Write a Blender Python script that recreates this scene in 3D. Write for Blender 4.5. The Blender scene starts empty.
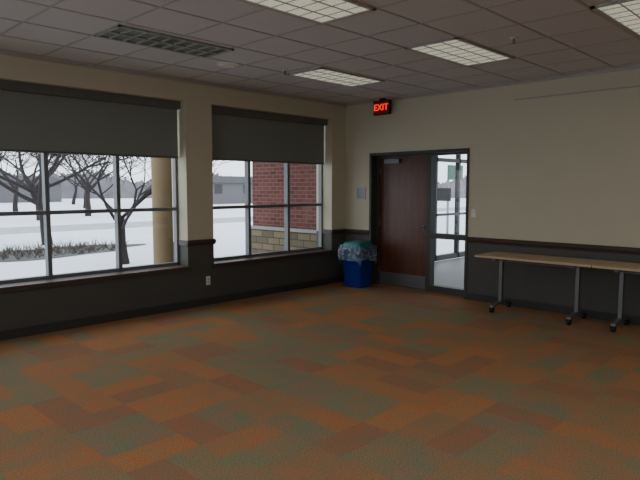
import bpy, math, random
from mathutils import Vector, Matrix
random.seed(7)
scene = bpy.context.scene
scene.view_settings.view_transform = 'AgX'
scene.view_settings.look = 'None'
scene.view_settings.exposure = 0.38

# ------------------------------------------------------------ materials
def srgb(r, g, b):
    def f(c):
        c /= 255.0
        return c/12.92 if c <= 0.04045 else ((c+0.055)/1.055)**2.4
    return (f(r), f(g), f(b), 1.0)

def new_mat(name):
    m = bpy.data.materials.new(name); m.use_nodes = True
    nt = m.node_tree
    return m, nt, nt.nodes['Principled BSDF']

def pmat(name, col, rough=0.6, metal=0.0, noise=0.06, scale=8.0, bump=0.0, bscale=120.0, spec=0.5):
    m, nt, b = new_mat(name)
    b.inputs['Roughness'].default_value = rough
    b.inputs['Metallic'].default_value = metal
    b.inputs['Specular IOR Level'].default_value = spec
    tc = nt.nodes.new('ShaderNodeTexCoord')
    n = nt.nodes.new('ShaderNodeTexNoise'); n.inputs['Scale'].default_value = scale
    n.inputs['Detail'].default_value = 4
    nt.links.new(tc.outputs['Object'], n.inputs['Vector'])
    mx = nt.nodes.new('ShaderNodeMix'); mx.data_type = 'RGBA'
    a = tuple(c*(1-noise*1.6) for c in col[:3])+(1,)
    c2 = tuple(min(1, c*(1+noise*1.6)) for c in col[:3])+(1,)
    mx.inputs[6].default_value = a; mx.inputs[7].default_value = c2
    nt.links.new(n.outputs['Fac'], mx.inputs[0])
    nt.links.new(mx.outputs[2], b.inputs['Base Color'])
    if bump > 0:
        n2 = nt.nodes.new('ShaderNodeTexNoise'); n2.inputs['Scale'].default_value = bscale
        nt.links.new(tc.outputs['Object'], n2.inputs['Vector'])
        bp = nt.nodes.new('ShaderNodeBump'); bp.inputs['Strength'].default_value = bump
        bp.inputs['Distance'].default_value = 0.01
        nt.links.new(n2.outputs['Fac'], bp.inputs['Height'])
        nt.links.new(bp.outputs['Normal'], b.inputs['Normal'])
    return m

def emat(name, col, strength):
    m, nt, b = new_mat(name)
    b.inputs['Base Color'].default_value = col
    b.inputs['Emission Color'].default_value = col
    b.inputs['Emission Strength'].default_value = strength
    return m

M_cream = pmat('cream_paint', srgb(202, 193, 168), 0.85, noise=0.03, scale=2, bump=0.1)
M_wain = pmat('wainscot_paint', srgb(80, 78, 73), 0.7, noise=0.05, scale=3, bump=0.08)
M_rail = pmat('rail_wood_dark', srgb(74, 58, 50), 0.5, noise=0.12, scale=12)
M_base = pmat('vinyl_base', srgb(58, 55, 52), 0.6)
M_tile = pmat('acoustic_tile', srgb(202, 198, 194), 0.95, noise=0.05, scale=60, bump=0.35, bscale=90)
M_tbar = pmat('tbar_white', srgb(172, 168, 163), 0.6)
M_frame = pmat('window_frame_alu', srgb(118, 120, 122), 0.5, metal=0.2)
M_frame_d = pmat('door_frame_dark', srgb(70, 68, 63), 0.55)
M_shadebox = pmat('shade_cassette', srgb(100, 100, 93), 0.6)
M_white = pmat('white_plastic', srgb(225, 222, 210), 0.5)
M_grayplate = pmat('gray_sign_plate', srgb(180, 178, 174), 0.5)
M_metal = pmat('gray_metal', srgb(126, 126, 128), 0.4, metal=0.5)
M_black = pmat('black_plastic', srgb(26, 26, 28), 0.5)
M_tan = pmat('table_laminate', srgb(200, 172, 140), 0.55, noise=0.06, scale=6)
M_under = pmat('table_underside', srgb(74, 60, 52), 0.8)
M_snow = pmat('snow', srgb(220, 227, 238), 0.9, noise=0.08, scale=0.25, bump=0.5, bscale=2)
M_bark = pmat('bark', srgb(46, 39, 39), 0.95, noise=0.25, scale=14)
M_column = pmat('painted_column', srgb(124, 104, 76), 0.8)
M_asphalt = pmat('wet_asphalt', srgb(160, 164, 174), 0.8, noise=0.2, scale=1.5)
M_far = pmat('far_woods', srgb(108, 104, 110), 1.0, noise=0.35, scale=0.5)
M_twig = pmat('dry_twigs', srgb(84, 76, 70), 0.95, noise=0.3)
M_mulch = pmat('mulch', srgb(84, 84, 84), 1.0, noise=0.6, scale=3)
M_house = pmat('house_siding', srgb(100, 98, 100), 0.9)
M_roof = pmat('roof_dark', srgb(62, 62, 68), 0.9)
M_hallfloor = pmat('hall_floor', srgb(110, 110, 110), 0.5)
M_hallwall = pmat('hall_wall', srgb(120, 116, 108), 0.8)
M_green = pmat('green_sign', srgb(10, 74, 52), 0.6)
M_lens_dark = pmat('louver_cell_dark', srgb(92, 102, 92), 0.5)
M_louver = pmat('louver_blade', srgb(158, 160, 148), 0.5)
M_bin = pmat('blue_plastic', srgb(10, 54, 160), 0.45)
M_teal = pmat('teal_plastic', srgb(30, 120, 116), 0.5)
M_concrete = pmat('concrete', srgb(150, 148, 144), 0.9)

def shade_mat():
    m = bpy.data.materials.new('roller_fabric'); m.use_nodes = True
    nt = m.node_tree; nt.nodes.clear()
    o = nt.nodes.new('ShaderNodeOutputMaterial')
    tc = nt.nodes.new('ShaderNodeTexCoord')
    n = nt.nodes.new('ShaderNodeTexNoise'); n.inputs['Scale'].default_value = 300
    nt.links.new(tc.outputs['Object'], n.inputs['Vector'])
    r = nt.nodes.new('ShaderNodeValToRGB')
    r.color_ramp.elements[0].color = srgb(136, 138, 130); r.color_ramp.elements[1].color = srgb(150, 152, 143)
    nt.links.new(n.outputs['Fac'], r.inputs['Fac'])
    d = nt.nodes.new('ShaderNodeBsdfDiffuse'); t = nt.nodes.new('ShaderNodeBsdfTranslucent')
    nt.links.new(r.outputs['Color'], d.inputs[0]); nt.links.new(r.outputs['Color'], t.inputs[0])
    mx = nt.nodes.new('ShaderNodeMixShader'); mx.inputs[0].default_value = .17
    nt.links.new(d.outputs[0], mx.inputs[1]); nt.links.new(t.outputs[0], mx.inputs[2])
    nt.links.new(mx.outputs[0], o.inputs[0])
    return m
M_shade = shade_mat()

def lens_mat(name, strength, c0=srgb(178, 178, 156), c1=srgb(214, 212, 192)):
    m, nt, b = new_mat(name)
    tc = nt.nodes.new('ShaderNodeTexCoord')
    n = nt.nodes.new('ShaderNodeTexNoise'); n.inputs['Scale'].default_value = 50
    nt.links.new(tc.outputs['Object'], n.inputs['Vector'])
    r = nt.nodes.new('ShaderNodeValToRGB')
    r.color_ramp.elements[0].position = .3; r.color_ramp.elements[0].color = c0
    r.color_ramp.elements[1].position = .7; r.color_ramp.elements[1].color = c1
    nt.links.new(n.outputs['Fac'], r.inputs['Fac'])
    nt.links.new(r.outputs['Color'], b.inputs['Base Color'])
    nt.links.new(r.outputs['Color'], b.inputs['Emission Color'])
    b.inputs['Emission Strength'].default_value = strength
    return m
M_lens = lens_mat('prismatic_lens_dim', 0.5)
M_lens_added = lens_mat('prismatic_lens_lit', 4.5, srgb(200, 205, 210), srgb(220, 225, 230))  # glow for the unseen troffers that were added as fill light

def glass_mat():
    m = bpy.data.materials.new('window_glass'); m.use_nodes = True
    nt = m.node_tree; nt.nodes.clear()
    o = nt.nodes.new('ShaderNodeOutputMaterial')
    t = nt.nodes.new('ShaderNodeBsdfTransparent'); t.inputs[0].default_value = (.9, .93, .93, 1)
    g = nt.nodes.new('ShaderNodeBsdfGlossy'); g.inputs['Roughness'].default_value = .02
    mx = nt.nodes.new('ShaderNodeMixShader'); mx.inputs[0].default_value = .05
    nt.links.new(t.outputs[0], mx.inputs[1]); nt.links.new(g.outputs[0], mx.inputs[2])
    nt.links.new(mx.outputs[0], o.inputs[0])
    return m
M_glass = glass_mat()

def bag_mat():
    m = bpy.data.materials.new('clear_bag'); m.use_nodes = True
    nt = m.node_tree; nt.nodes.clear()
    o = nt.nodes.new('ShaderNodeOutputMaterial')
    t = nt.nodes.new('ShaderNodeBsdfTransparent')
    g = nt.nodes.new('ShaderNodeBsdfPrincipled'); g.inputs['Base Color'].default_value = srgb(180, 198, 210)
    g.inputs['Roughness'].default_value = .2
    tc = nt.nodes.new('ShaderNodeTexCoord')
    n = nt.nodes.new('ShaderNodeTexNoise'); n.inputs['Scale'].default_value = 16
    nt.links.new(tc.outputs['Object'], n.inputs['Vector'])
    mr = nt.nodes.new('ShaderNodeMapRange'); mr.inputs[1].default_value = .35; mr.inputs[2].default_value = .65
    mr.inputs[3].default_value = .12; mr.inputs[4].default_value = .6
    nt.links.new(n.outputs['Fac'], mr.inputs[0])
    mx = nt.nodes.new('ShaderNodeMixShader')
    nt.links.new(mr.outputs[0], mx.inputs[0])
    nt.links.new(t.outputs[0], mx.inputs[1]); nt.links.new(g.outputs[0], mx.inputs[2])
    nt.links.new(mx.outputs[0], o.inputs[0])
    return m
M_bag = bag_mat()

def brick_mat(name, c1, c2, mortar, bw, bh, ms=0.012, offs=0.5):
    m, nt, b = new_mat(name)
    b.inputs['Roughness'].default_value = .9
    tc = nt.nodes.new('ShaderNodeTexCoord')
    sp = nt.nodes.new('ShaderNodeSeparateXYZ'); nt.links.new(tc.outputs['Object'], sp.inputs[0])
    ad = nt.nodes.new('ShaderNodeMath'); ad.operation = 'ADD'
    nt.links.new(sp.outputs['X'], ad.inputs[0]); nt.links.new(sp.outputs['Y'], ad.inputs[1])
    cb = nt.nodes.new('ShaderNodeCombineXYZ')
    nt.links.new(ad.outputs[0], cb.inputs['X']); nt.links.new(sp.outputs['Z'], cb.inputs['Y'])
    br = nt.nodes.new('ShaderNodeTexBrick')
    br.inputs['Scale'].default_value = 1.0
    br.inputs['Brick Width'].default_value = bw; br.inputs['Row Height'].default_value = bh
    br.inputs['Mortar Size'].default_value = ms
    br.inputs['Color1'].default_value = c1; br.inputs['Color2'].default_value = c2
    br.inputs['Mortar'].default_value = mortar
    nt.links.new(cb.outputs[0], br.inputs['Vector'])
    nt.links.new(br.outputs['Color'], b.inputs['Base Color'])
    return m
M_brick = brick_mat('red_brick', srgb(112, 60, 52), srgb(86, 45, 39), srgb(112, 90, 84), .21, .075, .008)
M_stone = brick_mat('limestone_block', srgb(124, 110, 84), srgb(88, 78, 60), srgb(64, 58, 50), .34, .13, .010)

def wood_mat(name, ca, cb_, sc=(3, 3, .35)):
    m, nt, b = new_mat(name)
    b.inputs['Roughness'].default_value = .4
    tc = nt.nodes.new('ShaderNodeTexCoord')
    mp = nt.nodes.new('ShaderNodeMapping'); mp.inputs['Scale'].default_value = sc
    nt.links.new(tc.outputs['Object'], mp.inputs[0])
    n = nt.nodes.new('ShaderNodeTexNoise'); n.inputs['Scale'].default_value = 6; n.inputs['Detail'].default_value = 6
    n.inputs['Distortion'].default_value = .8
    nt.links.new(mp.outputs[0], n.inputs['Vector'])
    r = nt.nodes.new('ShaderNodeValToRGB')
    r.color_ramp.elements[0].position = .3; r.color_ramp.elements[0].color = ca
    r.color_ramp.elements[1].position = .7; r.color_ramp.elements[1].color = cb_
    nt.links.new(n.outputs['Fac'], r.inputs['Fac'])
    nt.links.new(r.outputs['Color'], b.inputs['Base Color'])
    return m
M_doorwood = wood_mat('door_cherry_veneer', srgb(86, 48, 34), srgb(108, 64, 46))

def carpet_mat():
    m, nt, b = new_mat('carpet_tiles')
    b.inputs['Roughness'].default_value = .95
    b.inputs['Specular IOR Level'].default_value = .2
    N = nt.nodes.new; L = nt.links.new
    tc = N('ShaderNodeTexCoord')
    T = 0.5
    dv = N('ShaderNodeVectorMath'); dv.operation = 'SCALE'; dv.inputs['Scale'].default_value = 1/T
    L(tc.outputs['Object'], dv.inputs[0])
    fl = N('ShaderNodeVectorMath'); fl.operation = 'FLOOR'; L(dv.outputs[0], fl.inputs[0])
    fr = N('ShaderNodeVectorMath'); fr.operation = 'FRACTION'; L(dv.outputs[0], fr.inputs[0])
    wn = N('ShaderNodeTexWhiteNoise'); wn.noise_dimensions = '2D'; L(fl.outputs[0], wn.inputs['Vector'])
    sf = N('ShaderNodeSeparateXYZ'); L(fr.outputs[0], sf.inputs[0])
    gt = N('ShaderNodeMath'); gt.operation = 'GREATER_THAN'; gt.inputs[1].default_value = .5
    L(wn.outputs['Value'], gt.inputs[0])
    mx = N('ShaderNodeMix'); mx.data_type = 'FLOAT'
    L(gt.outputs[0], mx.inputs[0]); L(sf.outputs['X'], mx.inputs[2]); L(sf.outputs['Y'], mx.inputs[3])
    mu = N('ShaderNodeMath'); mu.operation = 'MULTIPLY'; mu.inputs[1].default_value = 2; L(mx.outputs[0], mu.inputs[0])
    f2 = N('ShaderNodeMath'); f2.operation = 'FLOOR'; L(mu.outputs[0], f2.inputs[0])
    sc = N('ShaderNodeSeparateXYZ'); L(fl.outputs[0], sc.inputs[0])
    cb = N('ShaderNodeCombineXYZ'); L(sc.outputs['X'], cb.inputs['X']); L(sc.outputs['Y'], cb.inputs['Y'])
    L(f2.outputs[0], cb.inputs['Z'])
    w2 = N('ShaderNodeTexWhiteNoise'); w2.noise_dimensions = '3D'; L(cb.outputs[0], w2.inputs['Vector'])
    r = N('ShaderNodeValToRGB'); cr = r.color_ramp; cr.interpolation = 'CONSTANT'
    cols = [(0, srgb(184, 124, 80)), (.18, srgb(142, 136, 104)), (.40, srgb(160, 112, 86)),
            (.56, srgb(162, 126, 92)), (.72, srgb(138, 132, 106)), (.87, srgb(194, 126, 76))]
    cr.elements[0].position = 0; cr.elements[0].color = cols[0][1]
    cr.elements[1].position = cols[1][0]; cr.elements[1].color = cols[1][1]
    for p, c in cols[2:]:
        e = cr.elements.new(p); e.color = c
    L(w2.outputs['Value'], r.inputs['Fac'])
    n = N('ShaderNodeTexNoise'); n.inputs['Scale'].default_value = 5.0; n.inputs['Detail'].default_value = 7
    L(tc.outputs['Object'], n.inputs['Vector'])
    r2 = N('ShaderNodeValToRGB')
    r2.color_ramp.elements[0].position = .38; r2.color_ramp.elements[0].color = srgb(136, 130, 98)
    r2.color_ramp.elements[1].position = .62; r2.color_ramp.elements[1].color = srgb(178, 118, 82)
    L(n.outputs['Fac'], r2.inputs['Fac'])
    m2 = N('ShaderNodeMix'); m2.data_type = 'RGBA'; m2.inputs[0].default_value = .42
    L(r.outputs['Color'], m2.inputs[6]); L(r2.outputs['Color'], m2.inputs[7])
    n3 = N('ShaderNodeTexNoise'); n3.inputs['Scale'].default_value = 90; n3.inputs['Detail'].default_value = 3
    L(tc.outputs['Object'], n3.inputs['Vector'])
    mr = N('ShaderNodeMapRange'); mr.inputs[1].default_value = .3; mr.inputs[2].default_value = .7
    mr.inputs[3].default_value = .78; mr.inputs[4].default_value = 1.22
    L(n3.outputs['Fac'], mr.inputs[0])
    vm = N('ShaderNodeVectorMath'); vm.operation = 'SCALE'
    L(m2.outputs[2], vm.inputs[0]); L(mr.outputs[0], vm.inputs['Scale'])
    L(vm.outputs[0], b.inputs['Base Color'])
    bp = N('ShaderNodeBump'); bp.inputs['Strength'].default_value = .3; bp.inputs['Distance'].default_value = .005
    L(n3.outputs['Fac'], bp.inputs['Height']); L(bp.outputs['Normal'], b.inputs['Normal'])
    return m
M_carpet = carpet_mat()

# ------------------------------------------------------------ mesh builder
class MB:
    def __init__(s):
        s.v = []; s.f = []; s.mi = []; s.mats = []; s.sm = []
    def mid(s, m):
        if m not in s.mats: s.mats.append(m)
        return s.mats.index(m)
    def add(s, vs, fs, m, smooth=False):
        o = len(s.v); s.v += [tuple(v) for v in vs]
        k = s.mid(m)
        for f in fs:
            s.f.append(tuple(i+o for i in f)); s.mi.append(k); s.sm.append(smooth)
    def box(s, x0, x1, y0, y1, z0, z1, m):
        x0, x1 = min(x0, x1), max(x0, x1); y0, y1 = min(y0, y1), max(y0, y1); z0, z1 = min(z0, z1), max(z0, z1)
        vs = [(x0,y0,z0),(x1,y0,z0),(x1,y1,z0),(x0,y1,z0),(x0,y0,z1),(x1,y0,z1),(x1,y1,z1),(x0,y1,z1)]
        s.add(vs, [(0,3,2,1),(4,5,6,7),(0,1,5,4),(1,2,6,5),(2,3,7,6),(3,0,4,7)], m)
    def pane_y(s, x0, x1, y, z0, z1, m):
        s.add([(x0,y,z0),(x1,y,z0),(x1,y,z1),(x0,y,z1)], [(0,1,2,3)], m)
    def pane_x(s, x, y0, y1, z0, z1, m):
        s.add([(x,y0,z0),(x,y1,z0),(x,y1,z1),(x,y0,z1)], [(0,1,2,3)], m)
    def tube(s, pts, rs, m, n=8, caps=True, smooth=True):
        pts = [Vector(p) for p in pts]; vs = []; fs = []
        prev = None
        for i, p in enumerate(pts):
            if i == 0: d = pts[1]-p
            elif i == len(pts)-1: d = p-pts[i-1]
            else: d = pts[i+1]-pts[i-1]
            d.normalize()
            if prev is None:
                a = Vector((0,0,1)) if abs(d.z) < .9 else Vector((1,0,0))
                u = d.cross(a).normalized()
            else:
                u = (prev - d*prev.dot(d)).normalized()
            prev = u; w = d.cross(u)
            for k in range(n):
                an = 2*math.pi*k/n
                vs.append(p + (u*math.cos(an)+w*math.sin(an))*rs[i])
        for i in range(len(pts)-1):
            for k in range(n):
                a = i*n+k; b = i*n+(k+1) % n
                fs.append((a, b, b+n, a+n))
        s.add(vs, fs, m, smooth)
        if caps:
            s.add(vs[:n], [tuple(reversed(range(n)))], m)
            s.add(vs[-n:], [tuple(range(n))], m)
    def cyl(s, p0, p1, r, m, n=20, r1=None):
        s.tube([p0, p1], [r, r if r1 is None else r1], m, n)
    def prism(s, prof, axis, a0, a1, m):
        n = len(prof)
        def P(q, a):
            return (a, q[0], q[1]) if axis == 'x' else (q[0], a, q[1])
        vs = [P(q, a0) for q in prof]+[P(q, a1) for q in prof]
        fs = [tuple(range(n)), tuple(reversed(range(n, 2*n)))]
        for i in range(n):
            j = (i+1) % n; fs.append((i, i+n, j+n, j))
        s.add(vs, fs, m)
    def build(s, name, bevel=0, parent=None):
        me = bpy.data.meshes.new(name); me.from_pydata(s.v, [], s.f)
        for m in s.mats: me.materials.append(m)
        for p, k, sm in zip(me.polygons, s.mi, s.sm):
            p.material_index = k; p.use_smooth = sm
        me.update()
        ob = bpy.data.objects.new(name, me); scene.collection.objects.link(ob)
        if bevel:
            b = ob.modifiers.new('bevel', 'BEVEL'); b.width = bevel; b.segments = 2; b.limit_method = 'ANGLE'
        if parent: ob.parent = parent
        return ob

def empty(name, loc=(0,0,0)):
    e = bpy.data.objects.new(name, None); e.location = loc; e.empty_display_size = .1
    scene.collection.objects.link(e); return e

# ------------------------------------------------------------ room dims
WX, WY, H = 7.48, 6.65, 3.03
XL, YB = -2.6, -3.2
RAIL = 0.88
WT = 0.36
GY = 6.86

b = MB(); b.box(XL, WX+0.22, YB, WY+WT, -0.12, 0, M_carpet); b.build('floor')
b = MB(); b.box(XL-.2, WX+.3, YB-.2, WY+WT, H, H+.12, M_tile); b.build('ceiling')
b = MB()
x = 2.475-0.6*8
while x < WX:
    if x > XL: b.box(x-.012, x+.012, YB, WY, H-.004, H, M_tbar)
    x += .6
y = 2.95-.6*10
while y < WY:
    if y > YB: b.box(XL, WX, y-.012, y+.012, H-.005, H, M_tbar)
    y += .6
b.build('trim_ceiling_grid')
b = MB()
b.box(XL, WX, WY-.025, WY, H-.03, H, M_tbar); b.box(WX-.025, WX, YB, WY, H-.03, H, M_tbar)
b.build('trim_ceiling_edge')

wins = [(-1.44, 1.14), (1.72, 4.30), (4.72, 7.13)]  # first opening is out of view, added for its daylight
SILL, HEAD = 0.56, 2.76
b = MB()
edges = [XL] + [e for w in wins for e in w] + [WX+.3]
for i in range(0, len(edges), 2):
    b.box(edges[i], edges[i+1], WY, WY+WT, 0, RAIL, M_wain)
    b.box(edges[i], edges[i+1], WY, WY+WT, RAIL, H, M_cream)
for (a, c) in wins:
    b.box(a, c, WY, WY+WT, 0, SILL, M_wain)
    b.box(a, c, WY, WY+WT, HEAD, H, M_cream)
b.build('wall_window')
DY0, DY1, DZ = 4.31, 6.09, 2.16
b = MB()
for (a, c) in [(YB, DY0), (DY1, WY)]:
    b.box(WX, WX+.3, a, c, 0, RAIL, M_wain)
    b.box(WX, WX+.3, a, c, RAIL, H, M_cream)
b.box(WX, WX+.3, DY0, DY1, DZ, H, M_cream)
b.build('wall_door')
added_wins = [(-2.4, .9), (1.5, 4.9)]  # unseen windows, added to bring sky light onto the door wall
b = MB(); e2 = [YB]+[e for w in added_wins for e in w]+[WY+WT]
for i in range(0, len(e2), 2):
    b.box(XL-.2, XL, e2[i], e2[i+1], 0, RAIL, M_wain); b.box(XL-.2, XL, e2[i], e2[i+1], RAIL, H, M_cream)
for (a, c) in added_wins:
    b.box(XL-.2, XL, a, c, 0, SILL, M_wain); b.box(XL-.2, XL, a, c, HEAD, H, M_cream)
b.build('wall_left')
b = MB()
b.box(XL-.2, WX+.3, YB-.2, YB, 0, RAIL, M_wain); b.box(XL-.2, WX+.3, YB-.2, YB, RAIL, H, M_cream)
b.build('wall_back')
for k, (a, c) in enumerate(added_wins):
    b = MB()
    for q in (a, (2*a+c)/3, (a+2*c)/3, c-.05): b.box(XL-.15, XL-.08, q, q+.05, SILL, HEAD, M_frame)
    for z in (SILL, 1.32, HEAD-.05): b.box(XL-.145, XL-.085, a, c, z, z+.05, M_frame)
    b.pane_x(XL-.11, a, c, SILL, HEAD, M_glass)
    b.build('window_%d' % (k+4))  # added window, out of view

b = MB(); b.box(XL, WX, WY-.012, WY, 0, .1, M_base); b.build('baseboard_window')
b = MB(); b.box(WX-.012, WX, YB, DY0-.03, 0, .1, M_base); b.box(WX-.012, WX, DY1+.03, WY-.012, 0, .1, M_base); b.build('baseboard_door')

def rail_x(b, x0, x1, y):
    b.prism([(y, .84), (y-.012, .843), (y-.018, .86), (y-.03, .872), (y-.034, .9), (y-.022, .914), (y, .918)], 'x', x0, x1, M_rail)
def rail_y(b, y0, y1, x):
    b.prism([(x, .835), (x-.012, .84), (x-.018, .86), (x-.03, .872), (x-.034, .9), (x-.022, .912), (x, .918)], 'y', y0, y1, M_rail)
b = MB()
for i in range(0, len(edges), 2):
    e1 = min(edges[i+1], WX)
    rail_x(b, edges[i]-(.02 if i else 0), e1+(.02 if e1 < WX else 0), WY)
    if e1 < WX: b.box(e1, e1+.02, WY-.01, GY, .845, .915, M_rail)
    if i: b.box(edges[i]-.02, edges[i], WY-.01, GY, .845, .915, M_rail)
b.build('trim_1')
b = MB(); rail_y(b, YB, DY0-.03, WX); rail_y(b, DY1+.03, WY, WX); b.build('trim_2')
b = MB(); b.box(WX-.014, WX, YB, 3.62, 2.79, 2.806, M_tbar); b.build('trim_3')

for k, (a, c) in enumerate(wins):
    b = MB()
    y0, y1 = GY, GY+.07
    b.box(a, c, y0, y1, SILL, SILL+.05, M_frame); b.box(a, c, y0, y1, HEAD-.05, HEAD, M_frame)
    b.box(a, a+.035, y0, y1, SILL, HEAD, M_frame); b.box(c-.035, c, y0, y1, SILL, HEAD, M_frame)
    n = 3; w = (c-a)/n
    for i in range(1, n):
        xx = a+w*i; b.box(xx-.024, xx+.024, y0-.015, y1, SILL+.05, HEAD-.05, M_frame)
    b.box(a+.035, c-.035, y0-.005, y1, 1.315, 1.36, M_frame)
    b.pane_y(a+.02, c-.02, y0+.033, SILL+.02, HEAD-.02, M_glass)
    b.box(a-.03, c+.03, WY-.045, WY, SILL-.04, SILL+.012, M_rail)
    b.box(a, c, WY, GY, SILL, SILL+.012, M_rail)
    b.build('window_%d' % (k+1))
    s = MB()
    s.box(a+.01, c-.01, GY-.12, GY-.02, HEAD-.1, HEAD-.002, M_shadebox)
    s.box(a+.02, c-.02, GY-.045, GY-.042, 2.03, HEAD-.09, M_shade)
    s.tube([(a+.02, GY-.043, 2.025), (c-.02, GY-.043, 2.025)], [.013, .013], M_shadebox, 8)
    s.build('roller_shade')

# ------------------------------------------------------------ door assembly
DX = 7.66
b = MB()
fx0, fx1 = DX-.03, DX+.1
b.box(fx0, fx1, DY1-.05, DY1, 0, DZ, M_frame_d)
b.box(fx0, fx1, DY0, DY0+.05, 0, DZ, M_frame_d)
b.box(fx0, fx1, DY0+.05, DY1-.05, DZ-.04, DZ, M_frame_d)
b.box(fx0, fx1, 5.02, 5.10, 0, DZ-.04, M_frame_d)
b.box(fx0, fx1, DY0+.05, 5.02, .84, .92, M_frame_d)
b.box(fx0, fx1, DY0+.05, 5.02, 0, .1, M_frame_d)
b.pane_x(DX+.033, DY0+.05, 5.02, .1, .84, M_glass)
b.pane_x(DX+.033, DY0+.05, 5.02, .92, DZ-.04, M_glass)
b.box(WX-.008, fx0, DY1-.012, DY1, 0, DZ, M_frame_d)
b.box(WX-.008, fx0, DY0, DY0+.012, 0, DZ, M_frame_d)
b.box(WX-.008, fx0, DY0, DY1, DZ-.012, DZ, M_frame_d)
b.box(WX-.01, WX, DY1, DY1+.03, 0, DZ+.03, M_frame_d)
b.box(WX-.01, WX, DY0-.03, DY0, 0, DZ+.03, M_frame_d)
b.box(WX-.01, WX, DY0, DY1, DZ, DZ+.03, M_frame_d)
d0, d1 = 5.105, 6.035
b.box(DX, DX+.045, d0, d1, .008, DZ-.043, M_doorwood)
b.box(DX-.002, DX, d0+.01, d1-.01, .02, .22, M_metal)
for z in (.25, 1.05, 1.9):
    b.cyl((DX-.006, d1+.002, z-.05), (DX-.006, d1+.002, z+.05), .008, M_metal, 8)
b.box(DX-.06, DX, d1-.42, d1-.12, 2.02, 2.085, M_metal)
b.tube([(DX-.03, d1-.18, 2.09), (DX-.16, d1-.42, 2.10), (DX-.02, d1-.6, 2.11)], [.009]*3, M_metal, 6)
b.cyl((DX, d0+.07, 1.0), (DX-.012, d0+.07, 1.0), .03, M_metal)
b.tube([(DX-.012, d0+.07, 1.0), (DX-.055, d0+.07, 1.0), (DX-.06, d0+.1, 1.0), (DX-.06, d0+.18, .995)], [.009]*4, M_metal, 8)
b.box(DX+.024, DX+.03, 4.70, 4.96, 1.42, 1.62, M_grayplate)
b.box(DX+.022, DX+.024, 4.715, 4.945, 1.435, 1.605, M_metal)
b.build('door_1')

b = MB(); b.box(WX-.012, WX, 6.20, 6.40, 1.43, 1.64, M_grayplate); b.box(WX-.014, WX-.012, 6.22, 6.38, 1.45, 1.62, M_metal)
b.build('room_sign', bevel=.003)
b = MB(); b.box(WX-.006, WX, 4.16, 4.23, 1.2, 1.32, M_white); b.box(WX-.014, WX-.006, 4.185, 4.205, 1.245, 1.275, M_white)
b.build('light_switch', bevel=.002)
b = MB(); b.box(4.58, 4.65, WY-.006, WY, .28, .4, M_white)
for z in (.315, .365): b.cyl((4.615, WY-.006, z), (4.615, WY-.009, z), .016, M_grayplate, 14)
b.build('wall_outlet', bevel=.002)

# ------------------------------------------------------------ exit sign
root = empty('exit_sign', (7.33, 5.75, 2.88))
b = MB(); b.box(-.03, .03, -.16, .16, -.11, .11, M_black); b.box(-.02, .02, -.05, .05, .11, .145, M_black)
b.build('housing', bevel=.006, parent=root)
b = MB(); b.box(-.034, -.03, -.145, .145, -.09, .09, emat('exit_face_red', srgb(110, 10, 8), .15)); b.build('face', parent=root)
cu = bpy.data.curves.new('exit_text', 'FONT'); cu.body = 'EXIT'; cu.size = .14; cu.align_x = 'CENTER'; cu.align_y = 'CENTER'
cu.extrude = .002; cu.offset = .002
cu.materials.append(emat('exit_letters', srgb(255, 50, 34), 1.0))
t = bpy.data.objects.new('letters', cu); scene.collection.objects.link(t); t.parent = root
t.matrix_local = Matrix(((0,0,-1,-.037),(-1,0,0,0),(0,1,0,0),(0,0,0,1)))

# ------------------------------------------------------------ ceiling fixtures
def troffer(x0, y0, lit=False):
    x1, y1 = x0+1.2, y0+.6
    b = MB(); z = H-.016
    m = M_tbar
    b.box(x0, x1, y0, y0+.035, z, H, m); b.box(x0, x1, y1-.035, y1, z, H, m)
    b.box(x0, x0+.035, y0, y1, z, H, m); b.box(x1-.035, x1, y0, y1, z, H, m)
    b.box(x0+.03, x1-.03, y0+.03, y1-.03, H-.007, H-.001, M_lens_added if lit else M_lens)
    for i in range(1, 3):
        yy = y0+.6*i/3; b.box(x0, x1, yy-.004, yy+.004, z+.002, H-.006, M_louver)
    for i in range(1, 8):
        xx = x0+1.2*i/8; b.box(xx-.003, xx+.003, y0, y1, z+.004, H-.006, M_louver)
    b.build('fluorescent_troffer')
for (tx, ty) in [(2.475, 2.95), (4.875, 2.95), (4.975, 4.8), (4.8, 1.13)]:
    troffer(tx, ty)
for (tx, ty) in [(2.475, 1.1), (.075, 2.95), (.075, 1.1), (2.475, -.7), (4.875, -.7), (.075, -.7), (4.875, -2.5), (2.475, -2.5)]:  # unseen lit troffers, added behind the camera to brighten the room
    troffer(tx, ty, True)
b = MB(); x0, x1, y0, y1 = 2.475, 3.715, 4.83, 5.31; z = H-.02  # louvered troffer, switched off
b.box(x0, x1, y0, y0+.03, z, H, M_louver); b.box(x0, x1, y1-.03, y1, z, H, M_louver)
b.box(x0, x0+.03, y0, y1, z, H, M_louver); b.box(x1-.03, x1, y0, y1, z, H, M_louver)
b.box(x0+.02, x1-.02, y0+.02, y1-.02, H-.004, H-.001, M_lens_dark)
b.box(x0, x1, (y0+y1)/2-.012, (y0+y1)/2+.012, z, H-.002, M_louver)
for i in range(1, 9):
    xx = x0+(x1-x0)*i/9; b.box(xx-.008, xx+.008, y0, y1, z, H-.003, M_louver)
b.build('ceiling_air_grille')
b = MB(); b.cyl((4.11, 5.46, H), (4.11, 5.46, H-.012), .13, M_white, 32, .125)
b.cyl((4.11, 5.46, H-.012), (4.11, 5.46, H-.03), .10, M_white, 32, .08); b.build('ceiling_speaker')
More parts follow.
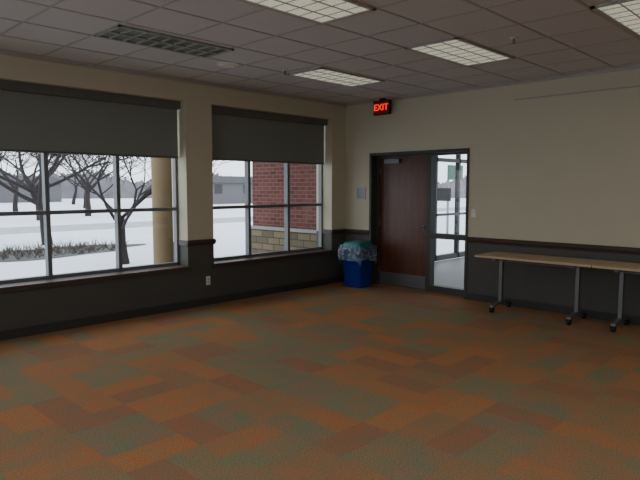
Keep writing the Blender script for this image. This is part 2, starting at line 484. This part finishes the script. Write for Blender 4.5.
for (sx, sy) in [(4.79, 5.24), (5.29, 2.59), (2.2, 3.9)]:
    b = MB(); b.cyl((sx, sy, H), (sx, sy, H-.008), .035, M_white, 20)
    b.cyl((sx, sy, H-.008), (sx, sy, H-.05), .01, M_metal, 10); b.cyl((sx, sy, H-.05), (sx, sy, H-.054), .024, M_metal, 14)
    b.build('fire_sprinkler')

# ------------------------------------------------------------ tables
def table(ya, yb):
    xb, xf = 7.42, 6.84
    root = empty('folding_table', ((xb+xf)/2, (ya+yb)/2, 0))
    hw, hl = (xb-xf)/2, abs(ya-yb)/2
    b = MB(); b.box(-hw, hw, -hl, hl, .715, .745, M_tan); b.box(-hw+.004, hw-.004, -hl+.004, hl-.004, .705, .715, M_under)
    b.build('top', bevel=.006, parent=root)
    b = MB()
    for s_ in (-1, 1):
        ly = s_*(hl-.24)
        b.box(-.22, .22, ly-.025, ly+.025, .68, .705, M_metal)
        b.prism([(-.028, .09), (.028, .09), (.022, .69), (-.022, .69)], 'y', ly-.022, ly+.022, M_metal)
        prof = [(-.25, .07), (-.24, .095), (-.1, .125), (.1, .125), (.24, .095), (.25, .07), (.12, .09), (-.12, .09)]
        b.prism(prof, 'y', ly-.025, ly+.025, M_metal)
        for cxx in (-.235, .235):
            b.cyl((cxx, ly, .09), (cxx, ly, .06), .012, M_metal, 8)
            b.prism([(cxx-.03, .066), (cxx+.03, .066), (cxx+.018, .03), (cxx-.018, .03)], 'y', ly-.026, ly-.02, M_black)
            b.prism([(cxx-.03, .066), (cxx+.03, .066), (cxx+.018, .03), (cxx-.018, .03)], 'y', ly+.02, ly+.026, M_black)
            b.cyl((cxx, ly-.018, .034), (cxx, ly+.018, .034), .034, M_black, 18)
    b.tube([(0, -hl+.24, .66), (0, hl-.24, .66)], [.016, .016], M_metal, 8)
    b.build('leg_frame', parent=root)
table(3.81, 2.34); table(2.33, .86)

# ------------------------------------------------------------ recycling bin
root = empty('recycling_bin', (7.235, 6.16, 0))
def rrect(hx, hy, r, z, n=4):
    pts = []
    for (sx, sy, a0) in [(1,1,0), (-1,1,90), (-1,-1,180), (1,-1,270)]:
        for i in range(n+1):
            a = math.radians(a0+90*i/n)
            pts.append((sx*(hx-r)+r*math.cos(a), sy*(hy-r)+r*math.sin(a), z))
    return pts
def loft(b, rings, m, cap0=True, cap1=False):
    n = len(rings[0]); vs = [p for r in rings for p in r]; fs = []
    for i in range(len(rings)-1):
        for k in range(n):
            a = i*n+k; c = i*n+(k+1) % n
            fs.append((a, c, c+n, a+n))
    if cap0: fs.append(tuple(reversed(range(n))))
    if cap1: fs.append(tuple(range((len(rings)-1)*n, len(rings)*n)))
    b.add(vs, fs, m, True)
b = MB()
loft(b, [rrect(.15,.17,.04,0), rrect(.155,.175,.04,.03), rrect(.185,.205,.045,.6), rrect(.198,.218,.05,.6),
         rrect(.2,.22,.05,.64), rrect(.178,.2,.04,.64), rrect(.15,.17,.035,.08)], M_bin, True, True)
for s_ in (-1, 1):
    b.box(-.05, .05, s_*.205, s_*.222, .52, .55, M_bin)
b.build('body', parent=root)
b = MB()
rings = []
for i, (z, g) in enumerate([(.42,.02),(.47,.03),(.53,.03),(.59,.03),(.65,.02),(.68,.01),(.67,-.03),(.6,-.05)]):
    r = []
    for j, p in enumerate(rrect(.2+g, .22+g, .07, z, 7)):
        w = 1+.04*math.sin(j*2.3+i*.6)+random.uniform(-.02,.02)
        r.append((min(p[0]*w, .235), p[1]*w, z+random.uniform(-.02,.02)+(.04*math.sin(j*.9) if i < 2 else 0)))
    rings.append(r)
loft(b, rings, M_bag, False, False); b.build('liner_bag', parent=root)
b = MB()
loft(b, [rrect(.17,.19,.05,.6), rrect(.19,.2,.06,.69), rrect(.16,.17,.06,.735), rrect(.08,.09,.04,.75)], M_teal, True, True)
b.build('lid', parent=root)

# ------------------------------------------------------------ hall beyond door
b = MB(); b.box(WX+.22, 15, 1.5, 7.0, -.12, -.002, M_hallfloor); b.build('hall_floor')
b = MB(); b.box(WX+.3, 13.0, 1.5, 7.02, 2.75, 2.85, M_hallwall); b.build('hall_ceiling')
b = MB(); b.box(WX+.3, 13, 1.3, 1.5, 0, 2.75, M_hallwall); b.box(WX+.32, 9.85, 7.02, 7.3, 0, 2.75, M_hallwall); b.build('hall_wall')
b = MB()
for xx in (9.95, 10.9, 11.85, 12.8):
    b.box(xx-.035, xx+.035, 7.02, 7.12, 0, 2.75, M_frame_d)
b.box(9.9, 12.85, 7.02, 7.12, 0, .12, M_frame_d); b.box(9.9, 12.85, 7.02, 7.12, 2.2, 2.28, M_frame_d)
b.box(9.9, 12.85, 7.02, 7.12, 1.0, 1.05, M_frame_d); b.pane_y(9.9, 12.85, 7.063, .1, 2.7, M_glass)
b.build('storefront_glazing')

# ------------------------------------------------------------ exterior
GZ = -.15
b = MB(); b.box(-220, 240, -200, 230, GZ-.2, GZ, M_snow); b.build('snow_ground')
b = MB(); b.box(7.5, 9.85, 7.32, 9.2, .85, 3.48, M_brick); b.box(7.46, 9.85, 7.32, 9.24, GZ, .80, M_stone)
b.box(7.43, 9.85, 7.32, 9.27, .80, .86, M_concrete)
b.box(7.5, 9.85, 7.02, 7.32, 2.86, 3.48, M_brick); b.box(7.5, 7.8, 7.02, 7.32, .85, 2.86, M_brick); b.box(7.46, 7.8, 7.02, 7.32, GZ, .8, M_stone)
b.box(7.43, 7.8, 7.02, 7.32, .80, .86, M_concrete)
b.build('brick_entry_wing')
b = MB(); b.box(4.5, 10.2, 7.03, 9.1, 3.5, 3.8, M_concrete)
b.build('entry_canopy')
b = MB(); b.cyl((4.93, 8.3, GZ+.0), (4.93, 8.3, 3.5), .18, M_column, 32)
b.cyl((4.93, 8.3, GZ), (4.93, 8.3, GZ+.2), .24, M_column, 32); b.cyl((4.93, 8.3, 3.3), (4.93, 8.3, 3.5), .24, M_column, 32)
b.build('porch_column')
b = MB()
b.box(-60, 65, 24, 28, GZ, GZ+.01, M_asphalt); b.build('plowed_road')
b = MB()
vs = []; n = 40
for i in range(n):
    a = 2*math.pi*i/n; r = 1+.15*math.sin(3*a)+.1*math.sin(7*a+1)
    vs.append((5.6+3.2*r*math.cos(a), 16.4+1.3*r*math.sin(a), GZ+.015))
b.add(vs, [tuple(range(n))], M_mulch)
for i in range(260):
    a = random.uniform(0, 6.28); q = math.sqrt(random.random())
    px, py = 5.6+3.0*q*math.cos(a), 16.4+1.2*q*math.sin(a)
    for k in range(4):
        dx, dy = random.uniform(-.14,.14), random.uniform(-.14,.14)
        b.tube([(px, py, GZ), (px+dx, py+dy, GZ+random.uniform(.08,.26))], [.01, .003], M_twig, 3, False)
b.build('planting_bed')

def tree(name, base, height, trunk_r, split_z, seed, lean=(0,0), spread=.6, depth=5, nb0=4, minr=.004):
    rnd = random.Random(seed); b = MB()
    def branch(p, d, L, r, lev):
        pts = [p]; rs = [max(r, minr)]; seg = 4; q = p.copy(); dd = d.copy()
        for i in range(seg):
            dd = (dd + Vector((rnd.uniform(-.17,.17), rnd.uniform(-.17,.17), rnd.uniform(-.04,.12)))).normalized()
            q = q+dd*(L/seg); pts.append(q.copy()); rs.append(max(minr, r*(1-.4*(i+1)/seg)))
        b.tube(pts, rs, M_bark, 6 if lev < 2 else 4 if lev < 4 else 3, False)
        if lev >= depth: return
        nb = nb0 if lev == 0 else 3
        for k in range(nb):
            t = 1.0 if k == 0 else rnd.uniform(.35, 1)
            if lev == 0: t = rnd.uniform(.8, 1)
            i = min(seg, max(1, int(round(t*seg))))
            a = rnd.uniform(0, 6.28) if lev else 6.28*k/nb+rnd.uniform(-.4,.4)
            side = Vector((math.cos(a), math.sin(a), rnd.uniform(-.2,.35)))
            nd = (dd*(1-spread*.5)+side*spread*(1.0 if k or lev == 0 else .4)).normalized()
            branch(pts[i], nd, L*rnd.uniform(.62,.85) if lev else height*.3, rs[i]*(.75 if k == 0 else .6), lev+1)
    branch(Vector(base), Vector((lean[0], lean[1], 1)).normalized(), split_z, trunk_r, 0)
    return b.build(name)
tree('bare_tree', (6.97, 18.66, GZ), 8.0, .17, 1.7, 3, spread=.95, depth=6, nb0=7, minr=.007)
tree('bare_tree', (6.45, 12.6, GZ), 5.0, .10, 1.1, 21, spread=.85, depth=6, nb0=6, minr=.006)
for i, (tx, ty, hh) in enumerate([(8, 42, 9), (15, 46, 8), (22, 50, 9), (3, 50, 9), (28, 44, 7), (12, 60, 10), (26, 62, 9), (12, 33, 8), (16, 36, 7), (46, 66, 9)]):
    tree('bare_tree', (tx, ty, GZ), hh, .2, 2.0, 40+i, spread=.75, depth=5, minr=.014)

b = MB()
rnd = random.Random(5)
cnt = 700
vs = []; fs = []
for i in range(cnt):
    ang = math.radians(-12+115*i/(cnt-1))
    D = 105
    X, Y = D*math.cos(ang), D*math.sin(ang)
    h = 4.0+rnd.uniform(-.5,.5)+.7*math.sin(i*.11)+.6*math.sin(i*.037+1)
    vs += [(X, Y, GZ), (X*1.01, Y*1.01, h*.7), (X*1.03, Y*1.03, h)]
for i in range(cnt-1):
    a = i*3; c = a+3
    fs += [(a, c, c+1, a+1), (a+1, c+1, c+2, a+2)]
b.add(vs, fs, M_far); b.build('distant_treeline')
def house(cx, cy, w, d, h):
    b = MB(); b.box(cx-w/2, cx+w/2, cy-d/2, cy+d/2, GZ, h, M_house)
    b.prism([(cy-d/2-.3, h), (cy+d/2+.3, h), (cy, h+d*.16)], 'x', cx-w/2-.3, cx+w/2+.3, M_roof)
    for k in (-.25, .25): b.box(cx+w*k-.5, cx+w*k+.5, cy-d/2-.04, cy-d/2, 1, 2.0, M_roof)
    b.build('distant_house')
house(40, 55, 8, 5, 2.2); house(24, 78, 12, 6, 2.2)
b = MB(); b.box(17.2, 18.1, 10.6, 10.66, 1.9, 2.4, M_green)
for xx in (17.3, 18.0): b.box(xx-.03, xx+.03, 10.66, 10.72, GZ, 2.4, M_metal)
b.build('green_road_sign')

# ------------------------------------------------------------ light
w = bpy.data.worlds.new('overcast'); scene.world = w; w.use_nodes = True
nt = w.node_tree; bg = nt.nodes['Background']
tc = nt.nodes.new('ShaderNodeTexCoord'); sp = nt.nodes.new('ShaderNodeSeparateXYZ'); nt.links.new(tc.outputs['Generated'], sp.inputs[0])
r = nt.nodes.new('ShaderNodeValToRGB'); r.color_ramp.elements[0].position = 0; r.color_ramp.elements[0].color = (.84,.90,.98,1)
r.color_ramp.elements[1].position = 1; r.color_ramp.elements[1].color = (.90,.94,.98,1)
nt.links.new(sp.outputs['Z'], r.inputs['Fac']); nt.links.new(r.outputs['Color'], bg.inputs['Color'])
bg.inputs['Strength'].default_value = 2.4
def portal(loc, rot, sx, sy):
    la = bpy.data.lights.new('portal', 'AREA'); la.shape = 'RECTANGLE'; la.size = sx; la.size_y = sy
    la.cycles.is_portal = True
    o = bpy.data.objects.new('window_light_portal', la); scene.collection.objects.link(o)
    o.location = loc; o.rotation_euler = rot
for (a, c) in wins:
    portal(((a+c)/2, WY+WT+.01, 1.3), (math.radians(-90), 0, 0), c-a, 1.5)
for (a, c) in added_wins:
    portal((XL-.21, (a+c)/2, 1.66), (0, math.radians(-90), 0), 2.2, c-a)

# ------------------------------------------------------------ camera
cam = bpy.data.cameras.new('camera'); cam.sensor_width = 36; cam.lens = 578/640*36
cam.clip_end = 500
co = bpy.data.objects.new('camera', cam); scene.collection.objects.link(co)
co.location = (0, 0, 1.62)
co.rotation_euler = (math.radians(90-5.14), 0, math.radians(-45.83))
scene.camera = co
